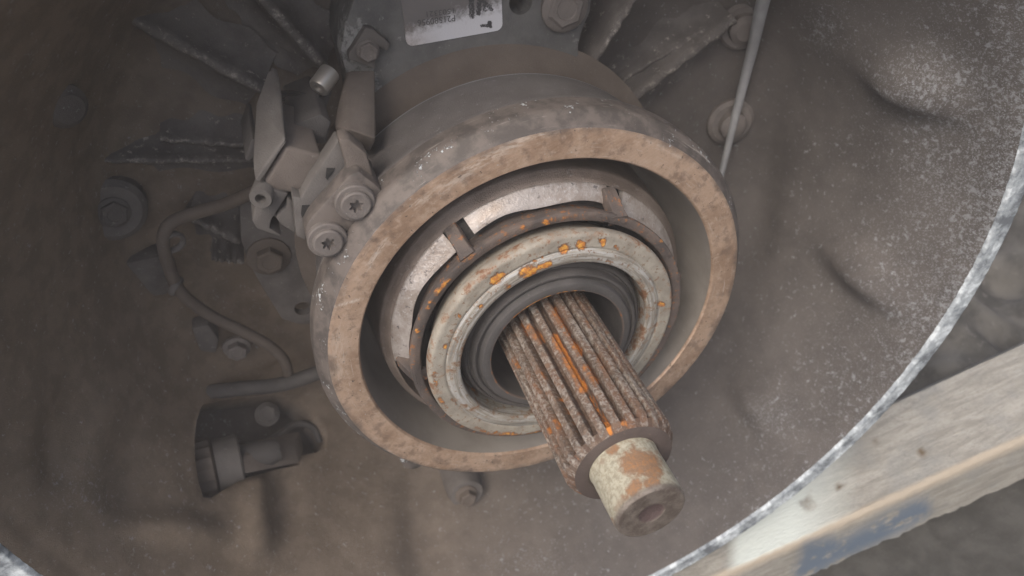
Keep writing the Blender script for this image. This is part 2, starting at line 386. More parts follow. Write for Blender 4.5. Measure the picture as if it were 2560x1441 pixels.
def wood_mat():
    m = NT('weathered_board'); loc = m.attr('loc', 'Vector')
    gr = m.noise(1, 6, .65, m.scalev(loc, (1.6, 9, 9)), dist=.8); n = m.noise(2.0, 4, .6); fib = m.noise(1, 3, .7, m.scalev(loc, (9, 60, 60)))
    col = m.mix(m.step(gr, .36, .64), (.26, .247, .213), (.38, .362, .318)); col = m.mix(m.mul(m.step(n, .5, .66), .6), col, (.27, .27, .25))
    col = m.mix(m.mul(m.step(m.noise(16, 5, .7, off=3), .6, .7), .6), col, (.16, .15, .13))
    col = m.mix(m.mul(m.step(m.noise(30, 4, .7, off=14), .5, .62), .35), col, (.19, .185, .17)); col = m.mix(m.mul(m.attr('arris'), .8), col, (.42, .36, .28))
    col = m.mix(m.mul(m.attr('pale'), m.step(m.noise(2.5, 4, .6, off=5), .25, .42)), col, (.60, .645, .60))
    col = m.mix(m.mul(m.attr('blue'), m.step(m.noise(5, 5, .65, off=8), .35, .48)), col, (.13, .17, .22))
    col = m.mix(m.attr('knot'), col, (.11, .075, .04))
    return m.done(col, .85, 0, m.add(fib, m.mul(gr, .7)), .002, .6, .2)
M_WOOD = wood_mat()
def ground_mat():
    m = NT('dark_ground'); n = m.noise(2.5, 6, .65); k = m.noise(30, 4, .7)
    col = m.mix(m.step(n, .35, .65), (.042, .041, .037), (.075, .073, .067)); col = m.mix(m.mul(m.step(k, .62, .72), .6), col, (.20, .2, .19))
    return m.done(col, .9, 0, m.add(n, m.mul(k, .4)), .003, .6, .2)
M_GROUND = ground_mat()
def tarp_mat():
    m = NT('dusty_canvas'); n = m.noise(2.2, 5, .6); k = m.noise(40, 3, .6)
    col = m.mix(m.step(n, .35, .65), (.06, .058, .053), (.125, .12, .108)); col = m.mix(m.mul(m.step(m.noise(9, 4, .7, off=3), .58, .7), .6), col, (.2, .19, .175))
    return m.done(col, .9, 0, m.add(n, m.mul(k, .4)), .002, .5, .2)
M_TARP = tarp_mat()
def label_mat():
    m = NT('data_plate_print'); loc = m.attr('loc', 'Vector'); d = m.attr('dirt')
    n = m.noise(22, 6, .75); n2 = m.noise(4, 3, .6); f = m.noise(60, 3, .7)
    k = m.add(d, m.add(m.mul(m.math('SUBTRACT', n, .5), 1.5), m.mul(m.math('SUBTRACT', n2, .5), .6)))
    col = m.mix(m.step(k, .2, .95), (.66, .66, .69), (.17, .16, .158)); col = m.mix(m.mul(m.attr('warm'), .7), col, (.42, .34, .29))
    col = m.mix(m.step(m.add(m.attr('print'), m.mul(m.math('SUBTRACT', f, .5), 1.2)), .5, .75), col, (.055, .055, .06))
    return m.done(col, .4, .15, f, .0004, .4, .5)
M_LABEL = label_mat()
M_INK = NT('print_ink').done((.10, .098, .10), .6)

# ------------------------------------------------------------------ ground, board and cloth under the housing
GZ = -6.4
g = mk('ground', [(-60, -60, GZ), (60, -60, GZ), (60, 60, GZ), (-60, 60, GZ)], [(0, 1, 2, 3)], M_GROUND, sharp=0, org=(0, 0, GZ))
g['kind'] = 'structure'
def board(name, b0, b1, width, h, zt, label, strokes=True, group=None):
    """a sawn timber: front top edge through b0 and b1 at height zt, going back by width, h high"""
    b0 = np.array(b0); b1 = np.array(b1); d = (b1 - b0); d[2] = 0; d /= np.linalg.norm(d); q = np.array([-d[1], d[0], 0.0])
    if q[1] < 0: q = -q
    V = []; loc = []; F_ = []; n = 260; L0, L1 = -9.0, 9.0
    prof = [(0.0, -h), (0.0, -h * .8), (0.0, -h * .6), (0.0, -h * .4), (0.0, -h * .2), (0.0, -.06), (.02, -.02), (.06, 0.0)] + [(width * i / 26, 0.0) for i in range(1, 26)] + [(width - .05, 0.0), (width, -.05), (width, -h)]
    m = len(prof); L_ = np.concatenate([[0], np.cumsum(np.hypot(*np.diff(np.array(prof), axis=0).T))])
    for i in range(n):
        s = L0 + (L1 - L0) * i / (n - 1)
        for j, (w, z) in enumerate(prof):
            e = .02 * (rng.random() - .5) + .006 * math.sin(s * 7.3 + 1) if j == 0 else .012 * (rng.random() - .5) * (5 <= j <= 8)
            V.append(b0 + d * s + q * (w + e) + np.array([0, 0, zt - b0[2] + z + e])); loc.append((s, L_[j], 0))
    for i in range(n - 1):
        for j in range(m):
            k = (j + 1) % m; F_.append((i * m + j, i * m + k, (i + 1) * m + k, (i + 1) * m + j))
    F_.append(list(range(m))); F_.append([(n - 1) * m + j for j in range(m)][::-1])
    V = np.array(V); A = {'loc': np.array(loc), 'arris': np.array([1.0 if 5 <= j <= 8 else 0.0 for j in range(m)] * n)}
    if strokes:
        p = proj(V)
        def line(x, y, x0, y0, x1, y1): return (x - x0) * (y1 - y0) - (y - y0) * (x1 - x0)
        top = np.array(loc)[:, 1] > h + .02
        u = p[:, 0]; A['pale'] = np.clip((u - 1815) / 30, 0, 1) * np.clip((2150 - u) / 170, 0, 1) * top  # 'pale': bright patch of light painted into the top face's colour
        A['knot'] = painted(V, [(2098, 1217, 2104, 1216, 7, 1), (2302, 1131, 2310, 1132, 8, 1), (2186, 1103, 2190, 1104, 6, .5)]) * top
        A['blue'] = painted(V, [(2010, 1425, 2300, 1275, 26, 1), (2030, 1380, 2080, 1370, 26, 1)]) * (~top)
    o = mk(name, V, F_, M_WOOD, attrs=A, sharp=50)
    return tag(o, label, 'board', group)
ZB = -4.72
_b0, _b1, _a0 = atz(1811, 1440, ZB), atz(2560, 1101, ZB), atz(2440, 905, ZB)
_d = (_b1 - _b0)[:2] / np.linalg.norm((_b1 - _b0)[:2]); BW = abs(_d[0] * (_a0 - _b0)[1] - _d[1] * (_a0 - _b0)[0])
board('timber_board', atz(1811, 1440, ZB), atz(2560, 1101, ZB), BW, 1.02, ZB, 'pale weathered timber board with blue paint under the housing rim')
# crumpled canvas lying behind the board, beyond the rim
def canvas():
    b0, b1 = atz(2331, 950, ZB), atz(2560, 860, ZB); CSL = (b1[1] - b0[1]) / (b1[0] - b0[0]); CY0 = b0[1] + (3.6 - b0[0]) * CSL + .05
    nx, ny = 70, 50; V = []
    for i in range(nx):
        for j in range(ny):
            x = 3.6 + 7.5 * i / (nx - 1); y = CY0 + (x - 3.6) * CSL + 7.0 * j / (ny - 1)
            z = -5.85 + .28 * math.sin(1.3 * x + .9 * y) + .26 * math.sin(3.1 * x - 1.6 * y + 1) + .08 * math.sin(9 * x + 4 * y) + .10 * math.sin(5.1 * y + 2 * x) + .5 * max(0, min(1, j / ny * 2.2))
            V.append((x, y, z))
    F_ = [(i * ny + j, (i + 1) * ny + j, (i + 1) * ny + j + 1, i * ny + j + 1) for i in range(nx - 1) for j in range(ny - 1)]
    o = mk('canvas_sheet', V, F_, M_TARP, sharp=0)
    md = o.modifiers.new('thickness', 'SOLIDIFY'); md.thickness = .002
    tag(o, 'crumpled dusty grey canvas beyond the right rim, behind the timber board', 'canvas')
canvas()

# ------------------------------------------------------------------ bell housing
bell = thing('bell_housing', (0, 0, -4.2), 'large dusty cast alloy bell housing, open round mouth with white corroded rim', 'gearbox housing')
WINDOW = [(486, 1095), (492, 1050), (505, 1012), (560, 1000), (640, 992), (700, 985), (752, 1005), (790, 1050), (815, 1090), (812, 1118),
          (790, 1132), (748, 1140), (748, 1163), (690, 1175), (612, 1195), (560, 1225), (530, 1246), (508, 1244), (496, 1205), (488, 1150)]
def inside(p, poly):
    x, y = p[:, 0], p[:, 1]; r = np.zeros(len(p), bool); n = len(poly)
    for i in range(n):
        (x0, y0), (x1, y1) = poly[i], poly[i - 1]
        c = ((y0 > y) != (y1 > y)) & (x < (x1 - x0) * (y - y0) / (y1 - y0 + 1e-9) + x0); r ^= c
    return r
def bell_shell():
    prof = dense(BELL, .045); n = 900; m = len(prof)
    V, f, A = lathe_data(prof, n)
    p = proj(V); rad = np.hypot(V[:, 0], V[:, 2]); t = -V[:, 1]
    # bosses and dents cast into the wall: (photo point, half length, half width, long axis direction in the photo, height)
    disp = np.zeros(len(V))
    for (x, y, lx, ly, dx, dy, h) in [(2275, 215, 120, 62, .89, .45, .19), (2160, 690, 110, 55, .76, .65, .21),
                                      (1895, 1020, 85, 55, .6, .8, .15), (165, 1120, 60, 130, .98, .2, -.12), (330, 1210, 70, 110, 1, 0, -.09), (640, 1300, 50, 120, 1, 0, .11),
                                      (1060, 1360, 60, 150, 1, -.1, -.12), (700, 1260, 45, 90, 1, 0, -.09), (440, 1330, 110, 40, 1, .1, .1), (1880, 560, 60, 200, .98, .2, -.10)]:
        n_ = math.hypot(dx, dy); dx /= n_; dy /= n_
        a = ((p[:, 0] - x) * dx + (p[:, 1] - y) * dy) / lx; b = (-(p[:, 0] - x) * dy + (p[:, 1] - y) * dx) / ly
        b = np.where(b > 0, b * 1.3, b * .85)                 # steeper on the lower side
        front = (V[:, 1] < 2.3) & (np.linalg.norm(V - CAM, axis=1) > 3.0)
        disp += h * np.exp(-(a * a + b * b) ** 1.15) * front
    for q in range(14):                                         # the slow unevenness of a casting
        k1, k2, ph = rng.integers(2, 14), rng.uniform(.5, 2.5), rng.uniform(0, 6)
        disp += .004 * np.sin(k1 * np.arctan2(V[:, 2], V[:, 0]) + k2 * t * 2 + ph) * (rad > 2.6) * (t < -.12)
    nrm = np.stack([-V[:, 0] / np.maximum(rad, .01), -.33 * np.ones(len(V)), -V[:, 2] / np.maximum(rad, .01)], 1)
    V = V + nrm * disp[:, None]
    th = np.degrees(np.arctan2(V[:, 2], V[:, 0]))
    ox = np.clip((t + 2.0) / 2.0, 0, 1) ** 1.5 * np.clip(1 - np.abs(th + 12) / 75, 0, 1) * 1.1
    ox += .5 * np.exp(-(((p[:, 0] - 2290) / 110) ** 2 + ((p[:, 1] - 190) / 60) ** 2)) + .6 * np.exp(-(((p[:, 0] - 2060) / 70) ** 2 + ((p[:, 1] - 70) / 70) ** 2))
    ox += .55 * np.exp(-(((p[:, 0] - 1920) / 70) ** 2 + ((p[:, 1] - 1040) / 60) ** 2)) + .5 * np.exp(-(((p[:, 0] - 1330) / 110) ** 2 + ((p[:, 1] - 1410) / 40) ** 2))
    ox += .45 * np.exp(-(((p[:, 0] - 210) / 90) ** 2 + ((p[:, 1] - 1220) / 90) ** 2)) + .12 * (p[:, 1] > 1150)
    dirt = np.clip((1500 - p[:, 0]) / 900, 0, 1) * np.clip(.35 + p[:, 1] / 900, 0, 1); dirt = np.maximum(dirt * .9, np.clip((700 - p[:, 0]) / 500, 0, 1))  # dirt mask, widened at far left to paint in the warm glow
    # opening in the wall for the connector
    F_ = np.array(f); fc = proj(V[F_].mean(1)); vis = V[F_].mean(1)[:, 1] < 2.39
    cut = inside(fc, WINDOW) & vis & (rad[F_].mean(1) > 2.5) & (np.linalg.norm(V[F_].mean(1) - CAM, axis=1) > 4)
    keep = F_[~cut]
    ed = {}
    for fi in F_[cut]:
        for i in range(4):
            e = (fi[i], fi[(i + 1) % 4]); ed[e] = 1
    edge = [e for e in ed if (e[1], e[0]) not in ed]
    bv = sorted({v for e in edge for v in e}); poly = np.array(WINDOW, float)
    for v in bv:
        q = p[v]; best = None
        for i in range(len(poly)):
            a, b = poly[i], poly[(i + 1) % len(poly)]; d = b - a; k = np.clip((q - a) @ d / (d @ d), 0, 1); c = a + k * d
            dd = np.hypot(*(q - c))
            if best is None or dd < best[0]: best = (dd, c)
        V[v] = hit(*best[1])
    off = {v: len(V) + i for i, v in enumerate(bv)}
    out = [V[v] * np.array([1 + .28 / max(rad[v], .1), 1, 1 + .28 / max(rad[v], .1)]) + np.array([0, .06, 0]) for v in bv]
    V = np.vstack([V, out]); ox = np.concatenate([ox, np.zeros(len(bv))]); dirt = np.concatenate([dirt, np.zeros(len(bv))])
    faces = [tuple(q) for q in keep] + [(a, b, off[b], off[a]) for a, b in edge]
    o = mk('shell', V, faces, BROWN, bell, attrs={'ox': ox, 'dirt': dirt}, sharp=50)  # 'dirt' here is brown dirt plus the painted warm glow at far left
    return o
bell_shell()
lathe('outer_wall', [(0.02, 4.23), (-.06, 4.25), (-.30, 4.26), (-.32, 4.06), (-1.3, 3.76), (-2.2, 3.58), (-2.75, 3.3), (-2.8, 0.0)], BROWN, bell, n=300, sharp=40)
rimp = [(0.05, 4.02), (0.075, 4.035)] + [(0.082, 4.035 + .01 * i) for i in range(1, 18)] + [(0.075, 4.215), (0.02, 4.23)]
Vr, fr, Ar = lathe_data(rimp, 720)
Vr = Vr + rng.normal(0, .0018, Vr.shape)
mk('rim', Vr, fr, M_RIM, bell, attrs={'pol': Ar}, sharp=60)

# raised pad that carries the data plate and the actuator
pad = prism('mounting_pad', pp([(935, -140), (862, 60), (850, 130), (900, 330), (960, 520), (1300, 560), (1560, 400), (1480, 215), (1452, 165), (1447, 120), (1458, 75), (1478, 30), (1490, -140)], -1.7),
            (0, .8, 0), M_PAD, bell, bevel=.03)
def rib(p1, p2, t1, t2, w, mat=M_RIB, depth=.8):
    a = at(*p1, t1); b = at(*p2, t2); d = b - a; d /= np.linalg.norm(d); q = np.cross(d, [0, 1, 0]); q /= np.linalg.norm(q)
    n = 26; V = []; F_ = []
    pr = [(-3.2, 2.42 - a[1]), (-2.2, (2.42 - a[1]) * .96), (-1.3, (2.42 - a[1]) * .80), (-.8, (2.42 - a[1]) * .5), (-.55, .07), (-.38, .015), (-.15, 0), (.15, 0), (.38, .015), (.55, .07), (.8, (2.42 - a[1]) * .5), (1.3, (2.42 - a[1]) * .80), (2.2, (2.42 - a[1]) * .96), (3.2, 2.42 - a[1])]; m = len(pr)
    for i in range(n):
        c = a + (b - a) * i / (n - 1); j = .012 * math.sin(i * 1.3) + .006 * rng.normal()
        for (u, dy) in pr: V.append(c + q * (u * w * (1 + .12 * math.sin(i * .7))) + np.array([0, dy + j * (dy < .1), 0]))
    for i in range(n - 1):
        for k in range(m - 1): F_.append((i * m + k, i * m + k + 1, (i + 1) * m + k + 1, (i + 1) * m + k))
    F_.append(list(range(m))[::-1]); F_.append([(n - 1) * m + k for k in range(m)])
    return mk('rib', V, F_, mat, bell, sharp=50, attrs={'wear': [0, 0, 0, 0, 0, .35, 1, 1, .35, 0, 0, 0, 0, 0] * n})
rib((200, -18), (660, 232), -2.15, -2.05, .09)
rib((600, -60), (812, 172), -2.15, -2.05, .09)
rib((1625, -60), (1466, 192), -1.75, -1.75, .075)
rib((1840, 52), (1560, 272), -2.15, -2.1, .10)
rib((1800, 52), (1540, 215), -2.25, -2.25, .06)
rib((400, 350), (640, 368), -2.25, -2.2, .06)
rib((110, 405), (640, 404), -2.2, -2.15, .06)
rib((470, 545), (600, 610), -2.15, -2.1, .07)
rib((530, 650), (610, 660), -2.1, -2.1, .05)
rib((960, -20), (850, 130), -2.1, -2.1, .08)
# curved lip at the foot of the right wall
tube('casting_lip', [hit(1925, -60, .22), hit(1906, 10, .22), hit(1884, 110, .22), hit(1860, 205, .22), hit(1836, 300, .22), hit(1812, 400, .22), hit(1796, 470, .22)],
     lambda s: .068 - .04 * s, M_RIBLIP, bell, n=12)
# bolts on the back wall
NB = (0, -1, 0)
hex_bolt(at(1410, 18, -1.69), NB, .155, M_BOLT, pad, flange=1.25, h=.35)
stack('bolt', at(1852, 62, -2.33), (-.3, -1, .1), [(-.05, .23), (.06, .23), (.09, .2), (.09, .15), (.16, .14), (.2, .09)], M_BOLT, bell, k=28)
stack('bolt', at(1822, 300, -2.37), (-.2, -1, .1), [(-.05, .25), (.07, .25), (.1, .21), (.10, .15), (.17, .14), (.2, .09)], M_BOLT, bell, k=28)
stack('bolt', hit(165, 268, .03), (.6, -1, -.4), [(-.3, .17), (.0, .15), (.05, .10), (.06, .03)], BROWN, bell, k=24)
b = hit(278, 520); stack('boss', b, (.3, -1, 0), [(-.1, .30), (.06, .27), (.1, .22)], M_BACK, bell, k=28)
hex_bolt(b + np.array([.03, -.1, 0]), (.3, -1, 0), .11, M_BACK, bell, flange=1.2)
hex_bolt(at(592, 868, -2.25), NB, .10, M_BOLT, bell, flange=1.35, h=1.0)
prism('boss', pp([(478, 822), (520, 812), (548, 850), (540, 886), (500, 880)], -2.2), (0, .25, 0), M_BACK, bell, bevel=.03)
prism('boss', pp([(310, 660), (400, 640), (440, 690), (420, 740), (380, 745)], -2.15), (0, .3, 0), M_BACK, bell, bevel=.04)
b = hit(1160, 1240, .3); stack('boss', b + np.array([0, .2, -.15]), (0.05, -1, .12), [(-.5, .24), (.02, .21), (.10, .19)], M_BACK, bell, k=28)
hex_bolt(b + np.array([0, .1, -.13]), (0.05, -1, .12), .10, M_HOSE, bell, flange=1.3, h=1.0)
# hole through the pad
def drill(o, c, r, depth):
    V, F_ = [], []; k = 28; c = np.array(c) - ORG[o.name]
    for h in (-.1, depth):
        for i in range(k): V.append(((c + np.array([r * math.cos(6.28318 * i / k), h, r * math.sin(6.28318 * i / k)])) * S).tolist())
    F_ = [(i, (i + 1) % k, k + (i + 1) % k, k + i) for i in range(k)] + [list(range(k))[::-1], [k + i for i in range(k)]]
    me = bpy.data.meshes.new('drill'); me.from_pydata(V, [], F_); bm = bmesh.new(); bm.from_mesh(me); bmesh.ops.recalc_face_normals(bm, faces=bm.faces); bm.to_mesh(me); bm.free()
    d = bpy.data.objects.new('drill', me); COL.objects.link(d); par = o.parent; o.parent = None; d.location = o.location
    md = o.modifiers.new('b', 'BOOLEAN'); md.object = d; md.operation = 'DIFFERENCE'; md.solver = 'EXACT'
    bpy.context.view_layer.update(); dg = bpy.context.evaluated_depsgraph_get()
    nm = bpy.data.meshes.new_from_object(o.evaluated_get(dg)); o.modifiers.clear(); o.data = nm; nm.set_sharp_from_angle(angle=R(35))
    bpy.data.objects.remove(d); o.parent = par
drill(pad, at(1302, 6, -1.70), .095, .35)

# mounting plate behind the sensor
plate = thing('mounting_plate', at(680, 700, -2.05), 'dark flat mounting plate with flange nut and round hole left of the actuator', 'plate')
PLT = prism('plate', pp([(598, 500), (790, 480), (860, 800), (800, 812), (745, 812), (706, 800), (668, 740), (622, 660), (602, 600)], -2.02), (0, .09, 0), M_BACK, plate, bevel=.02)
hex_bolt(at(672, 640, -2.02), NB, .125, M_HOSE, plate, flange=1.55, h=.9, name='nut')
drill(PLT, at(757, 772, -2.02), .08, .4)

# ------------------------------------------------------------------ data plate
dp = thing('data_plate', at(1130, 100, -1.69), 'grimy silver data plate with upside down part number, above the actuator', 'plate')
DPB = None
def data_plate():
    c = [np.array(q) for q in [(994, -75), (1017, 118), (1257, 75), (1250, -110)]]
    P = [at(*q, -1.685) for q in c]
    nx, ny = 130, 100; V = []; px = []
    def bil(u, v): return (P[0] * (1 - u) * (1 - v) + P[3] * u * (1 - v) + P[2] * u * v + P[1] * (1 - u) * v)
    rr = .07
    def rnd(u, v):                                           # rounded corners
        W_, H_ = 1.0, .72; x, y = u * W_, v * H_
        for cx, cy, sx, sy in [(rr, rr, -1, -1), (W_ - rr, rr, 1, -1), (W_ - rr, H_ - rr, 1, 1), (rr, H_ - rr, -1, 1)]:
            if (x - cx) * sx > 0 and (y - cy) * sy > 0:
                dx, dy = x - cx, y - cy; l = max(abs(dx), abs(dy)); h = math.hypot(dx, dy)
                if h > 1e-6: x, y = cx + dx * l / h, cy + dy * l / h
        return x / W_, y / H_
    for i in range(nx):
        for j in range(ny): V.append(bil(*rnd(i / (nx - 1), j / (ny - 1))))
    V = np.array(V); p = proj(V)
    F_ = [(i * ny + j, i * ny + j + 1, (i + 1) * ny + j + 1, (i + 1) * ny + j) for i in range(nx - 1) for j in range(ny - 1)]
    per = [i * ny for i in range(nx)] + [(nx - 1) * ny + j for j in range(1, ny)] + [i * ny + ny - 1 for i in range(nx - 2, -1, -1)] + [j for j in range(ny - 2, 0, -1)]
    base = len(V); V2 = np.vstack([V, V[per] + np.array([0, .012, 0])]); k = len(per)
    F_ += [(per[i], per[(i + 1) % k], base + (i + 1) % k, base + i) for i in range(k)]
    p = proj(V2); lo = (p[:, 1] - (118 - (p[:, 0] - 1017) * .18))            # px above the lower edge (negative)
    dirt = np.clip((-lo - 22 - .0 * p[:, 0]) / 60, 0, 1) * np.clip(1.15 - np.clip((p[:, 0] - 1170) / 120, 0, 1) * .65, 0, 1)
    dirt += .5 * np.clip((1130 - p[:, 0]) / 130, 0, 1)
    warm = np.clip((1110 - p[:, 0]) / 120, 0, 1) * np.clip((lo + 60) / 60, 0, 1)
    pr = painted(V2, [(1180, 40, 1178, -10, 10, .75), (1196, 34, 1200, -14, 9, .75), (1212, 26, 1208, -14, 8, .7), (1228, 24, 1218, 10, 8, .7), (1204, 65, 1224, 64, 5, .8), (1224, 57, 1225, 66, 6, .9)])
    return mk('backing', V2, F_, M_LABEL, dp, attrs={'dirt': dirt, 'warm': warm, 'print': pr}, sharp=40)
DPB = data_plate()
def text(body, p_right, p_left, cap_px, parent, t):
    """flat lettering: reads from p_right to p_left (upside down in the photo)"""
    a = at(*p_right, t); b = at(*p_left, t); x = (b - a); L = np.linalg.norm(x); x /= L
    n = np.array([0, -1.0, 0]); y = np.cross(n, x)
    cu = bpy.data.curves.new('lettering', 'FONT'); cu.body = body; cu.size = 1.0; cu.resolution_u = 3
    ob = bpy.data.objects.new('lettering', cu); COL.objects.link(ob)
    dg = bpy.context.evaluated_depsgraph_get(); me = bpy.data.meshes.new_from_object(ob.evaluated_get(dg))
    bpy.data.objects.remove(ob); V = np.array([v.co[:] for v in me.vertices]); f = [list(q.vertices) for q in me.polygons]; bpy.data.meshes.remove(me)
    w = V[:, 0].max() - V[:, 0].min(); hgt = cap_px / 270.0 / .72
    sx = L / w
    W_ = a + (V[:, :1] - V[:, 0].min()) * sx * x + V[:, 1:2] * hgt * y
    return mk('lettering', W_, f, M_INK, parent, sharp=0)
text('P21580956', (1137, 38), (1043, 51), 13, DPB, -1.676)
text('1503321', (1134, 21), (1066, 30), 11, DPB, -1.676)

# ------------------------------------------------------------------ clutch actuator
act = thing('clutch_actuator', (0, 1.2, -1.76), 'round cast clutch actuator with broad worn brown front ring around the shaft', 'actuator')
lathe('body', [(-.315, 1.745), (-.34, 1.757), (-.52, 1.757), (-.575, 1.74), (-.60, 1.70), (-.62, 1.685), (-.66, 1.68), (-1.24, 1.625), (-1.28, 1.62), (-1.295, 1.605), (-1.31, 1.55)], M_BODY, act, n=320)
lathe('base_collar', [(-1.31, 1.5495), (-1.36, 1.515), (-1.46, 1.51), (-1.58, 1.55), (-1.66, 1.62), (-1.70, 1.70), (-1.72, 1.75)], M_HOSE, act, n=320)
lathe('collar_edge', [(-1.262, 1.624), (-1.281, 1.622), (-1.293, 1.612), (-1.299, 1.60)], M_RIBLIP, act, n=320)
lathe('flange_edge', dense([(-.217, 1.668), (-.222, 1.676), (-.305, 1.738), (-.3155, 1.7455), (-.341, 1.7575), (-.50, 1.7585)], .02), M_CHAMF, act, n=360)
lathe('front_ring', dense([(-.235, 1.440), (-.222, 1.446), (-.215, 1.455), (-.212, 1.56), (-.214, 1.655), (-.2175, 1.669)], .014), M_FACE, act, n=720, paint=[(1165, 425, 1300, 352, 12, .8), (1300, 348, 1400, 322, 8, .7), (1440, 312, 1545, 306, 7, .9), (1100, 480, 1180, 425, 10, .6), (815, 772, 905, 748, 3, 1), (925, 660, 965, 600, 6, .7), (845, 850, 850, 930, 18, .4), (1030, 520, 1100, 470, 8, .6), (835, 700, 870, 660, 5, .7), (1610, 345, 1700, 395, 5, .5), (960, 1120, 1000, 1150, 4, .5)])
lathe('bore', [(-.2345, 1.441), (-.30, 1.436), (-.42, 1.43), (-.60, 1.43), (-.80, 1.41), (-.92, 1.36), (-.98, 1.28), (-1.0, 1.15), (-1.0, .5)], M_BORE, act, n=240)
# lug with the two star screws
lug = prism('lug', pp(Zm([(440, 1225), (470, 1170), (700, 915), (760, 885), (850, 955), (905, 1000), (880, 1120), (720, 1290), (640, 1400), (560, 1385), (470, 1330), (442, 1290)]), -.36), (0, .42, 0), M_CHAMF, act, bevel=.02)
torx_bolt(at(*Zm([(737, 1068)])[0], -.345), NB, .098, M_BOLT, act, M_BLACK, ph=.2)
torx_bolt(at(*Zm([(572, 1292)])[0], -.345), NB, .098, M_BOLT, act, M_BLACK, ph=.5)
prism('lug', pp([(1000, 1155), (1015, 1172), (1032, 1176), (1050, 1170), (1062, 1155), (1050, 1120), (1010, 1120)], -.50), (0, .2, 0), M_CHAMF, act, bevel=.015)

# ------------------------------------------------------------------ release bearing
rb = thing('release_bearing', (0, 0.2, -1.0), 'rust spotted pale grey release bearing in a dark spoked cage around the shaft', 'bearing')
PISTON = lathe('piston', [(-.99, 1.30), (-.60, 1.275), (-.50, 1.262), (-.465, 1.258), (-.448, 1.250), (-.442, 1.242), (-.43, 1.23), (-.40, 1.212), (-.385, 1.20), (-.376, 1.188), (-.40, 1.18), (-.60, 1.17)], M_CUP, rb, n=256)
def arc_px(x0, y0, x1, y1, t):
    a = at(x0, y0, t); b = at(x1, y1, t); return math.degrees(math.atan2(a[2], a[0])), math.degrees(math.atan2(b[2], b[0]))
SEG = [((985, 905), (1112, 590)), ((1160, 548), (1512, 478)), ((1562, 480), (1700, 640))]
for (p1, p2) in SEG:
    a0, a1 = arc_px(*p1, *p2, -.36)
    if a0 < a1: a0, a1 = a1 + 0, a0
    lo, hi = sorted((a0, a1))
    if hi - lo > 180: lo, hi = hi, lo + 360
    prof = [(-.52, 1.185), (-.40, 1.19), (-.372, 1.188), (-.362, 1.180), (-.352, 1.165), (-.325, 1.13), (-.296, 1.09), (-.288, 1.072), (-.298, 1.066), (-.33, 1.09), (-.40, 1.15)]
    V, f, A = lathe_data(prof, 90, lo, hi, True)
    th = np.degrees(np.arctan2(V[:, 2], V[:, 0])); r = np.hypot(V[:, 0], V[:, 2])
    w = .016 * np.sin(np.radians(th * 9)) + .010 * np.clip(np.sin(np.radians(th * 5 + 40)) * 4 - 3, 0, 1)          # the wavy pressed inner edge
    k = 1 + np.where(r < 1.14, w, 0) / r; V[:, 0] *= k; V[:, 2] *= k
    mk('spring_clip', V, f, M_SILV, PISTON, attrs={'pol': A}, sharp=40)
lathe('seal_boot', [(-.60, 1.19), (-.46, 1.14), (-.40, 1.09), (-.37, 1.04), (-.36, .98), (-.38, .88)], M_RUBBER, rb, n=200)
CAGE = lathe('cage', dense([(-.42, 1.005), (-.16, 1.012), (-.125, 1.02), (-.105, 1.03), (-.10, 1.045), (-.098, 1.085), (-.105, 1.099), (-.12, 1.103), (-.145, 1.10), (-.15, 1.085), (-.15, 1.03)], .02), M_CAGE, rb, n=400,
      paint=[(1042, 828, 1044, 826, 6, 1), (1069, 770, 1070, 769, 6, 1), (1075, 755, 1075, 755, 5, .9), (1305, 569, 1307, 568, 7, .9), (1362, 556, 1366, 555, 9, .95), (1378, 549, 1378, 549, 5, .9),
             (1090, 735, 1120, 700, 7, .75), (1150, 650, 1180, 640, 10, .7), (1654, 602, 1656, 603, 6, .8), (1690, 645, 1692, 648, 5, .8), (1405, 545, 1440, 540, 5, .55)])
def spoke(p1, p2, w):
    a = at(*p1, -.335); b = at(*p2, -.095)
    d = b - a; d /= np.linalg.norm(d); q = np.cross(d, [0, 1, 0]); q /= np.linalg.norm(q); up = np.cross(q, d)
    if up[1] > 0: up = -up
    V = []; n = 10
    for i in range(n):
        s = i / (n - 1); c = a + (b - a) * s + up * .008 * math.sin(math.pi * s); ww = w * (1 + .5 * max(0, s - .75) * 4 * .6)
        for u, h in [(-.5, -.10), (-.5, -.012), (-.42, 0), (.42, 0), (.5, -.012), (.5, -.10)]: V.append(c + q * u * ww + up * h)
    F_ = []
    for i in range(n - 1):
        for k in range(5): F_.append((i * 6 + k, i * 6 + k + 1, (i + 1) * 6 + k + 1, (i + 1) * 6 + k))
    F_ += [[0, 1, 2, 3, 4, 5], [(n - 1) * 6 + k for k in range(6)][::-1]]
    V = np.array(V)
    mk('cage_spoke', V, F_, M_CAGE, CAGE, attrs={'rust': painted(V, [(1176, 640, 1165, 620, 8, .6)])}, sharp=40)
spoke((1122, 566), (1168, 640), .10)
spoke((1522, 468), (1552, 542), .10)
spoke((992, 905), (1040, 950), .09)
spoke((1700, 690), (1690, 735), .07)
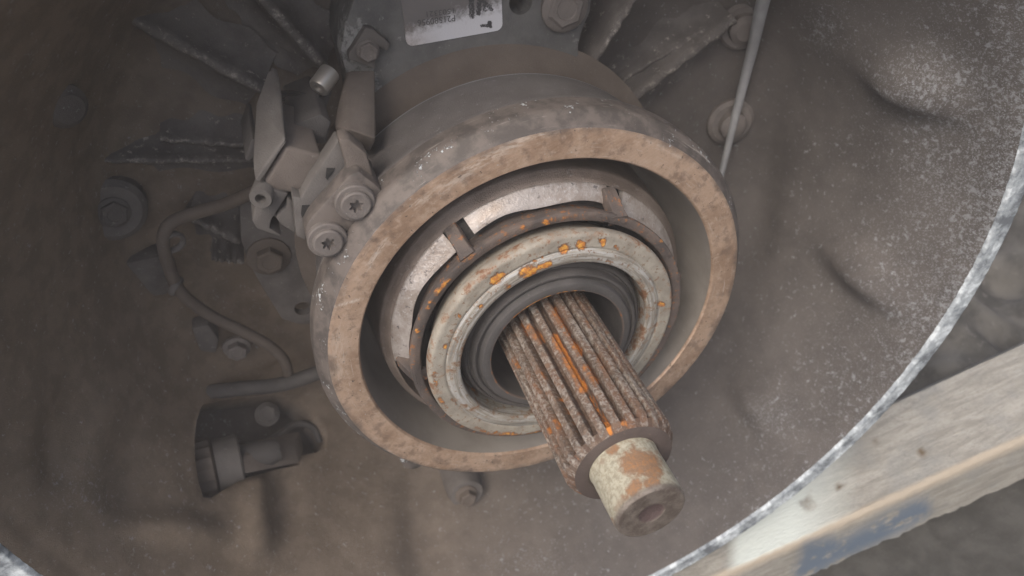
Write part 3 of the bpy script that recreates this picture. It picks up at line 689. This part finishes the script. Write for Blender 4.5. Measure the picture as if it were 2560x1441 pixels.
def bearing():
    prof = dense([(-.30, .90), (-.11, .97), (-.085, .995), (-.05, 1.0), (-.018, .996), (-.004, .985), (0.0, .97), (.002, .885), (-.002, .878), (-.004, .872), (.001, .866), (.010, .857), (.018, .83), (.019, .795), (.016, .775), (.008, .763), (-.01, .758), (-.40, .756)], .012)
    V, f, A = lathe_data(prof, 560)
    # the self-centring bearing stands a little askew in its cage
    rx, rz = TILT
    V = V @ np.array(Matrix.Rotation(rz, 3, 'Z') @ Matrix.Rotation(rx, 3, 'X')).T
    r = np.hypot(V[:, 0], V[:, 2])
    rust = painted(V, [(1236, 702, 1246, 694, 13, 1), (1255, 688, 1258, 687, 8, 1), (1312, 682, 1328, 677, 15, 1), (1350, 668, 1375, 660, 8, .9), (1407, 625, 1413, 622, 12, 1), (1450, 612, 1455, 616, 12, 1),
                       (1507, 604, 1508, 608, 9, 1), (1200, 768, 1205, 765, 5, .9), (1150, 792, 1148, 790, 5, .8), (1540, 618, 1543, 622, 6, .8), (1648, 760, 1656, 762, 7, .85), (1112, 868, 1114, 866, 6, .8),
                       (1320, 1090, 1352, 1083, 7, 1), (1240, 1085, 1300, 1090, 8, .7), (1190, 1070, 1230, 1088, 6, .6), (1085, 935, 1090, 960, 8, .6), (1130, 1000, 1140, 1010, 5, .6), (1100, 1000, 1115, 1020, 7, .6),
                       (1420, 560 + 15, 1440, 574, 5, .3), (1182, 972, 1186, 975, 5, .8), (1530, 655, 1520, 652, 5, .7), (1275, 715, 1265, 722, 5, .7), (1340, 655, 1335, 652, 4, .8), (1355, 645, 1356, 645, 4, .8)])
    inner = np.clip((.885 - r) / .02, 0, 1); edge = np.clip((r - .955) / .03, 0, 1) + np.clip((.785 - r) / .02, 0, 1)
    mk('thrust_ring', V, f, M_BEAR, rb, attrs={'pol': A, 'rust': rust, 'inner': inner, 'edge': edge}, sharp=50)
TILT = (0.03, 0.03)
bearing()

# ------------------------------------------------------------------ guide tube with its rubber rings
gt = thing('guide_tube', (0, .5, -.70), 'dark stepped guide tube with rubber lips between bearing and shaft', 'tube')
lathe('rubber_sleeve', [(-.9, .745), (-.22, .735), (-.12, .728), (-.075, .715), (-.06, .70), (-.058, .69), (-.075, .68), (-.07, .668), (-.02, .664), (0.0, .655), (.006, .64), (0.0, .628), (-.012, .622), (-.012, .60)], M_RUBBER, gt, n=220)
lathe('sleeve', [(-.012, .605), (.02, .60), (.035, .59), (.040, .575), (.042, .54), (.038, .531), (.028, .5265), (-.04, .522), (-1.6, .52)], M_DARKPLAST, gt, n=220)
lathe('tube_lip', [(.030, .5275), (.0405, .5315), (.0435, .5365), (.0435, .5405)], M_CAGE, gt, n=220, paint=[(1290, 790, 1370, 745, 14, .85), (1400, 735, 1440, 731, 8, .7)])
lathe('bore_plug', [(-1.3, .53), (-1.3, .2)], M_BLACK, gt, n=64)

# ------------------------------------------------------------------ input shaft
sh = thing('input_shaft', (0, -.3, -.39), 'rusty splined gearbox input shaft with pale stepped pilot end', 'shaft')
def spline():
    NT_ = 24; ph0 = R(4)
    ts = np.concatenate([np.linspace(-1.25, .2, 30), np.linspace(.215, 1.185, 110)])
    k = 18; ang = []; prof = []
    for i in range(NT_):
        for j in range(k):
            u = j / k
            ang.append((i + u) * 2 * math.pi / NT_ + ph0)
            d = abs(u - .5) * 2                               # 1 at mid land, 0 at mid groove
            prof.append(np.interp(d, [0, .27, .34, .43, .48, 1.0], [.306, .307, .312, .377, .3855, .387]))
    ang = np.array(ang); prof = np.array(prof); V = []; G = []; A = []
    depth = rng.normal(0, .0012, NT_)
    for t in ts:
        env = np.interp(t, [-2, 1.085, 1.12, 1.160, 1.176, 1.182, 1.186], [.387, .387, .3815, .354, .345, .341, .337])
        run = np.interp(t, [-2, 1.0, 1.05, 1.09, 1.12, 1.15], [0, 0, .008, .024, .044, .072])     # the cutter runs out of the groove
        rr = np.minimum(np.maximum(prof, .306 + run), env) + np.repeat(depth, k) * (prof > .36)
        rr = np.minimum(rr, env)
        V.append(np.stack([rr * np.cos(ang), np.full(len(ang), -t), rr * np.sin(ang)], 1))
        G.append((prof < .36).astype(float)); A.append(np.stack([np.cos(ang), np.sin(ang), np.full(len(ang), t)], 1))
    n = len(ang); m = len(ts); V = np.concatenate(V); A = np.concatenate(A); G = np.concatenate(G)
    F_ = [(i * n + j, i * n + (j + 1) % n, (i + 1) * n + (j + 1) % n, (i + 1) * n + j) for i in range(m - 1) for j in range(n)]
    def z5(x, y): return (1250 + .4513 * x, 700 + .4513 * y)
    st = []
    for (x0, y0, x1, y1, r, s) in [(300, 320, 380, 470, 11, 1), (380, 470, 460, 610, 11, 1), (165, 270, 225, 340, 13, .9), (290, 160, 360, 290, 8, .85), (360, 290, 440, 420, 8, .75),
                                   (470, 480, 530, 580, 9, .85), (540, 420, 590, 530, 9, .7), (65, 290, 85, 310, 6, .9), (80, 455, 95, 480, 7, .9), (235, 510, 250, 540, 7, .9), (200, 580, 240, 640, 9, .7),
                                   (300, 780, 325, 820, 7, .9), (270, 830, 280, 850, 6, .8), (320, 660, 345, 670, 6, .9), (365, 720, 380, 750, 6, .8), (110, 230, 130, 270, 6, .8), (470, 215, 530, 300, 9, .6),
                                   (595, 800, 610, 850, 7, .8), (680, 790, 730, 810, 9, .6), (640, 560, 640, 600, 6, .6), (430, 740, 450, 760, 7, .7), (255, 660, 285, 730, 5, .7), (560, 240, 600, 290, 8, .6), (660, 620, 690, 690, 6, .5)]:
        st.append((*z5(x0, y0), *z5(x1, y1), r, s))
    rust = painted(V, st)
    mk('spline', V, F_, M_SHAFT, sh, attrs={'pol': A, 'groove': G, 'rust': rust * (.6 + .4 * G)}, sharp=38)
spline()
lathe('shoulder', [(1.1855, .3375), (1.1875, .334), (1.1875, .25), (1.181, .243), (1.181, .236)], M_SHOULDER, sh, n=160)
def pilot():
    prof = dense([(1.178, .238), (1.188, .2335), (1.20, .233), (1.53, .233), (1.548, .2325), (1.566, .2245), (1.570, .222), (1.572, .216)], .012)
    prof += dense([(1.572, .216), (1.572, .092)], .01)[1:] + [(1.570, .088), (1.564, .078), (1.556, .055), (1.551, .025), (1.550, .0005)]
    V, f, A = lathe_data(prof, 220)
    r = np.hypot(V[:, 0], V[:, 2]); t = -V[:, 1]
    def z5(x, y): return (1250 + .4513 * x, 700 + .4513 * y)
    st = []
    for (x0, y0, x1, y1, rr, s) in [(730, 1010, 820, 1020, 34, 1), (850, 1060, 830, 1050, 26, .9), (760, 1140, 730, 1170, 18, .9), (830, 1130, 850, 1120, 18, .9), (600, 950, 640, 935, 11, .8), (700, 1210, 690, 1200, 9, .7), (745, 920, 740, 918, 7, .7), (640, 1390, 620, 1330, 8, .6)]:
        st.append((*z5(x0, y0), *z5(x1, y1), rr, s))
    end = np.clip((t - 1.525) / .03, 0, 1) + (r < .215)
    mk('pilot', V, f, M_PILOT, sh, attrs={'pol': A, 'rust': painted(V, st) * (t < 1.56), 'endface': np.clip(end, 0, 1), 'bore': (r < .084).astype(float)}, sharp=40)
pilot()

# ------------------------------------------------------------------ position sensor on its bracket
ps = thing('position_sensor', at(760, 500, -.9), 'angular grey plastic position sensor bolted beside the actuator ring', 'sensor')
prism('sensor_body', pp(Zm([(192, 948), (322, 738), (548, 792), (520, 858), (415, 1042), (360, 1020), (232, 1008)]), -.62), (0, .62, .06), M_BROWNPLAST, ps, bevel=.03, seg=3)
prism('sensor_neck', pp(Zm([(352, 700), (560, 730), (600, 590), (530, 540), (360, 610)]), -.95), (0, .7, 0), M_DARKPLAST, ps, bevel=.02)
cov = hull('cover', [(133, 938, -.60), (170, 952, -.60), (326, 705, -.60), (316, 676, -.62), (300, 450, -.98), (278, 275, -1.3), (228, 252, -1.32), (145, 480, -1.0), (124, 820, -.72), (330, 690, -.66), (300, 470, -1.02)], M_GREYPLAST, ps, bevel=.010)
prism('cover_wing', pp(Zm([(75, 815), (100, 826), (130, 806), (150, 700), (120, 690)]), -.9), (0, .6, 0), M_DARKPLAST, ps, bevel=.012)
BRK = prism('bracket', pp(Zm([(362, 1030), (415, 1050), (470, 950), (600, 760), (640, 700), (686, 830), (682, 872), (445, 1205), (446, 1305), (386, 1276)]), -.50), (0, .16, 0), M_GREYPLAST, ps, bevel=.012)
prism('bracket_block', pp(Zm([(640, 700), (700, 690), (810, 780), (860, 950), (800, 930), (690, 905), (684, 850)]), -.46), (0, .16, .0), M_BROWNPLAST, ps, bevel=.02)
for q in [[(568, 868), (618, 868), (612, 886), (572, 938), (562, 925)], [(420, 1092), (470, 1090), (466, 1110), (420, 1165), (414, 1140)]]:
    prism('slot', pp(Zm(q), -.494), (0, .05, 0), M_BLACK, BRK, bevel=0)
prism('bracket_leg', pp(Zm([(200, 960), (262, 1000), (338, 1022), (236, 1180), (226, 1230), (298, 1270), (290, 1284), (150, 1232), (122, 1185), (140, 1090), (228, 1020)]), -.60), (0, .22, 0), M_GREYPLAST, ps, bevel=.012)
prism('bracket_leg', pp(Zm([(330, 1045), (362, 1060), (386, 1262), (300, 1212), (262, 1165), (300, 1120), (330, 1105)]), -.60), (0, .22, 0), M_GREYPLAST, ps, bevel=.012)
stack('spigot', at(*Zm([(178, 1035)])[0], -.58), (-.25, -1, .1), [(-.15, .075), (.02, .075), (.035, .068), (.035, .035), (-.04, .03)], M_GREYPLAST, ps, k=24)
prism('post', pp(Zm([(585, 300), (612, 330), (600, 420), (545, 570), (515, 560), (525, 450), (560, 350)]), -1.42), (0, .3, 0), M_GREYPLAST, ps, bevel=.015)
scw = stack('screw', at(*Zm([(545, 352)])[0], -1.36), (-.72, -.62, -.12), [(-.10, .076), (.05, .076), (.062, .068), (.062, .038), (.035, .033)], M_SHINY, ps, k=24)
# dark wires from the sensor
for dy in (0, 9, 17):
    tube('wire', [at(700, 232 + dy, -1.5), at(735, 232 + dy * .9, -1.4), at(765, 238 + dy * .6, -1.35), at(800, 246 + dy * .3, -1.3)], .014, M_BLACK, ps, n=8)

# bent cable guide and its fixing tab
cg = thing('cable_guide', at(930, 250, -1.3), 'bent brown cable guide strip fixed with a hex bolt below the data plate', 'cable guide')
hull('channel', [(690, 285, -1.55), (856, 280, -1.55), (866, 690, -.88), (692, 628, -.88), (832, 776, -.97), (656, 704, -.97), (612, 606, -1.02), (640, 690, -1.02), (672, 330, -1.75), (850, 300, -1.75)], M_BROWNPLAST, cg, bevel=.016, seg=3)
prism('tab', pp(Zm([(700, 180), (722, 150), (800, 25), (845, 30), (952, 120), (935, 165), (880, 140), (862, 185), (860, 275), (700, 215)]), -1.62), (0, .09, 0), M_GREYPLAST, cg, bevel=.012)
hex_bolt(at(*Zm([(815, 162)])[0], -1.625), NB, .075, M_BOLT, cg, flange=1.15, h=.6)

# ------------------------------------------------------------------ hose with clips
hs = tube('hose', [at(660, 470, -1.7), at(630, 482, -1.75), (at(560, 512, -1.85)), at(480, 535, -1.9), at(425, 560, -1.9), at(408, 605, -1.9), at(424, 670, -1.9), at(452, 730, -1.95), at(520, 785, -2.0),
                   at(600, 825, -2.0), at(670, 862, -2.0), at(710, 900, -2.0), at(722, 940, -2.05)], .054, M_HOSE, n=16)
tag(hs, 'dusty brown hose curving down beside the mounting plate at left', 'hose')
def ring_clip(c, nrm, r, w, label):
    u, wv, n = frame(nrm); V = []; F_ = []; k = 28; m = 10
    for i in range(k):
        a = 2 * math.pi * i / k; d = math.cos(a) * u + math.sin(a) * wv
        for j in range(m):
            b = 2 * math.pi * j / m; V.append(np.array(c) + d * (r + w * math.cos(b)) + n * w * 1.6 * math.sin(b))
    for i in range(k):
        for j in range(m): F_.append((i * m + j, i * m + (j + 1) % m, ((i + 1) % k) * m + (j + 1) % m, ((i + 1) % k) * m + j))
    o = mk('hose_clip', V, F_, M_GREYPLAST); tag(o, label, 'clip', 'hose clips'); return o
ring_clip(at(432, 606, -1.92), (.25, -.9, -.3), .085, .022, 'upper round grey clip holding the brown hose')
ring_clip(at(440, 716, -1.93), (.5, -.4, -.8), .075, .018, 'lower grey clip on the brown hose, above the bolts')

# ------------------------------------------------------------------ plug connector in the wall opening
cn = thing('plug_connector', hit(560, 1190), 'dark ribbed electrical plug connector in the opening of the lower left wall', 'connector')
c0 = hit(520, 1172, -.30); c1 = hit(620, 1146, -.04); ax = (c1 - c0) / np.linalg.norm(c1 - c0)
rings = []
ax_len = np.linalg.norm(c1 - c0)
k = 54; rib_r = [.30 * (1 + (.07 if (i % 3 == 0) else 0)) for i in range(k)]
stack('ribbed_nut', c0 - ax * .12, ax, [(0, .001), (0, .25), (.0, rib_r), (.17, rib_r), (.19, .27), (.19, .22)], M_HOSE, cn, k=k)
stack('collar', c0 + ax * .08, ax, [(0, .20), (.0, .27), (.22, .27), (.24, .25), (.24, .1)], M_GREYPLAST, cn, k=36)
prism('plug_body', [hit(x, y, .10) for x, y in [(606, 1142), (735, 1112), (748, 1158), (612, 1186)]], (0.03, .25, -.1), M_BROWNPLAST, cn, bevel=.012)
stack('backshell', c0 + ax * .30, ax, [(0, .12), (.0, .16), (.3, .14), (.4, .10)], M_DARKPLAST, cn, k=30)
hex_bolt(hit(668, 1036, -.1), (.4, -.6, .6), .10, M_GREYPLAST, cn, flange=1.3, h=.8)
tube('cable_loop', [hit(640, 1120, -.1), hit(690, 1092, -.06), hit(740, 1060, -.06), hit(782, 1070, -.06), hit(800, 1105, -.1)], .035, M_DARKPLAST, cn, n=10)
# dark casing behind the opening
prism('backing', [hit(x, y, -.75) for x, y in [(430, 960), (860, 940), (880, 1180), (470, 1290)]], (-.05, .2, -.1), M_BACK, cn, bevel=0)
# pipe running across behind the actuator, lower left
tb = tube('pipe', [at(480, 985, -2.1), at(600, 972, -2.05), at(700, 962, -2.0), at(800, 930, -1.95), at(860, 900, -1.95)], .075, M_DARKPLAST, n=14)
tag(tb, 'dark pipe running behind the lower left of the actuator', 'pipe')

# ------------------------------------------------------------------ haze volume added to imitate lens veil and lift the blacks
def added_veil_haze():
    m = bpy.data.materials.new('veil_haze'); m.use_nodes = True; t = m.node_tree
    t.nodes.remove(t.nodes['Principled BSDF']); v = t.nodes.new('ShaderNodeVolumePrincipled')
    v.inputs['Color'].default_value = (.93, .88, .83, 1); v.inputs['Density'].default_value = 0.10; v.inputs['Anisotropy'].default_value = 0.0
    t.links.new(v.outputs[0], t.nodes['Material Output'].inputs['Volume'])
    a, z0, z1 = 62.0, GZ - 1 / S, 6.0
    V = [(x, y, z) for z in (z0, z1) for x, y in ((-a, -a), (a, -a), (a, a), (-a, a))]
    F_ = [(3, 2, 1, 0), (4, 5, 6, 7), (0, 1, 5, 4), (1, 2, 6, 5), (2, 3, 7, 6), (3, 0, 4, 7)]
    o = mk('added_veil_haze', V, F_, m, sharp=0); o['kind'] = 'stuff'
added_veil_haze()
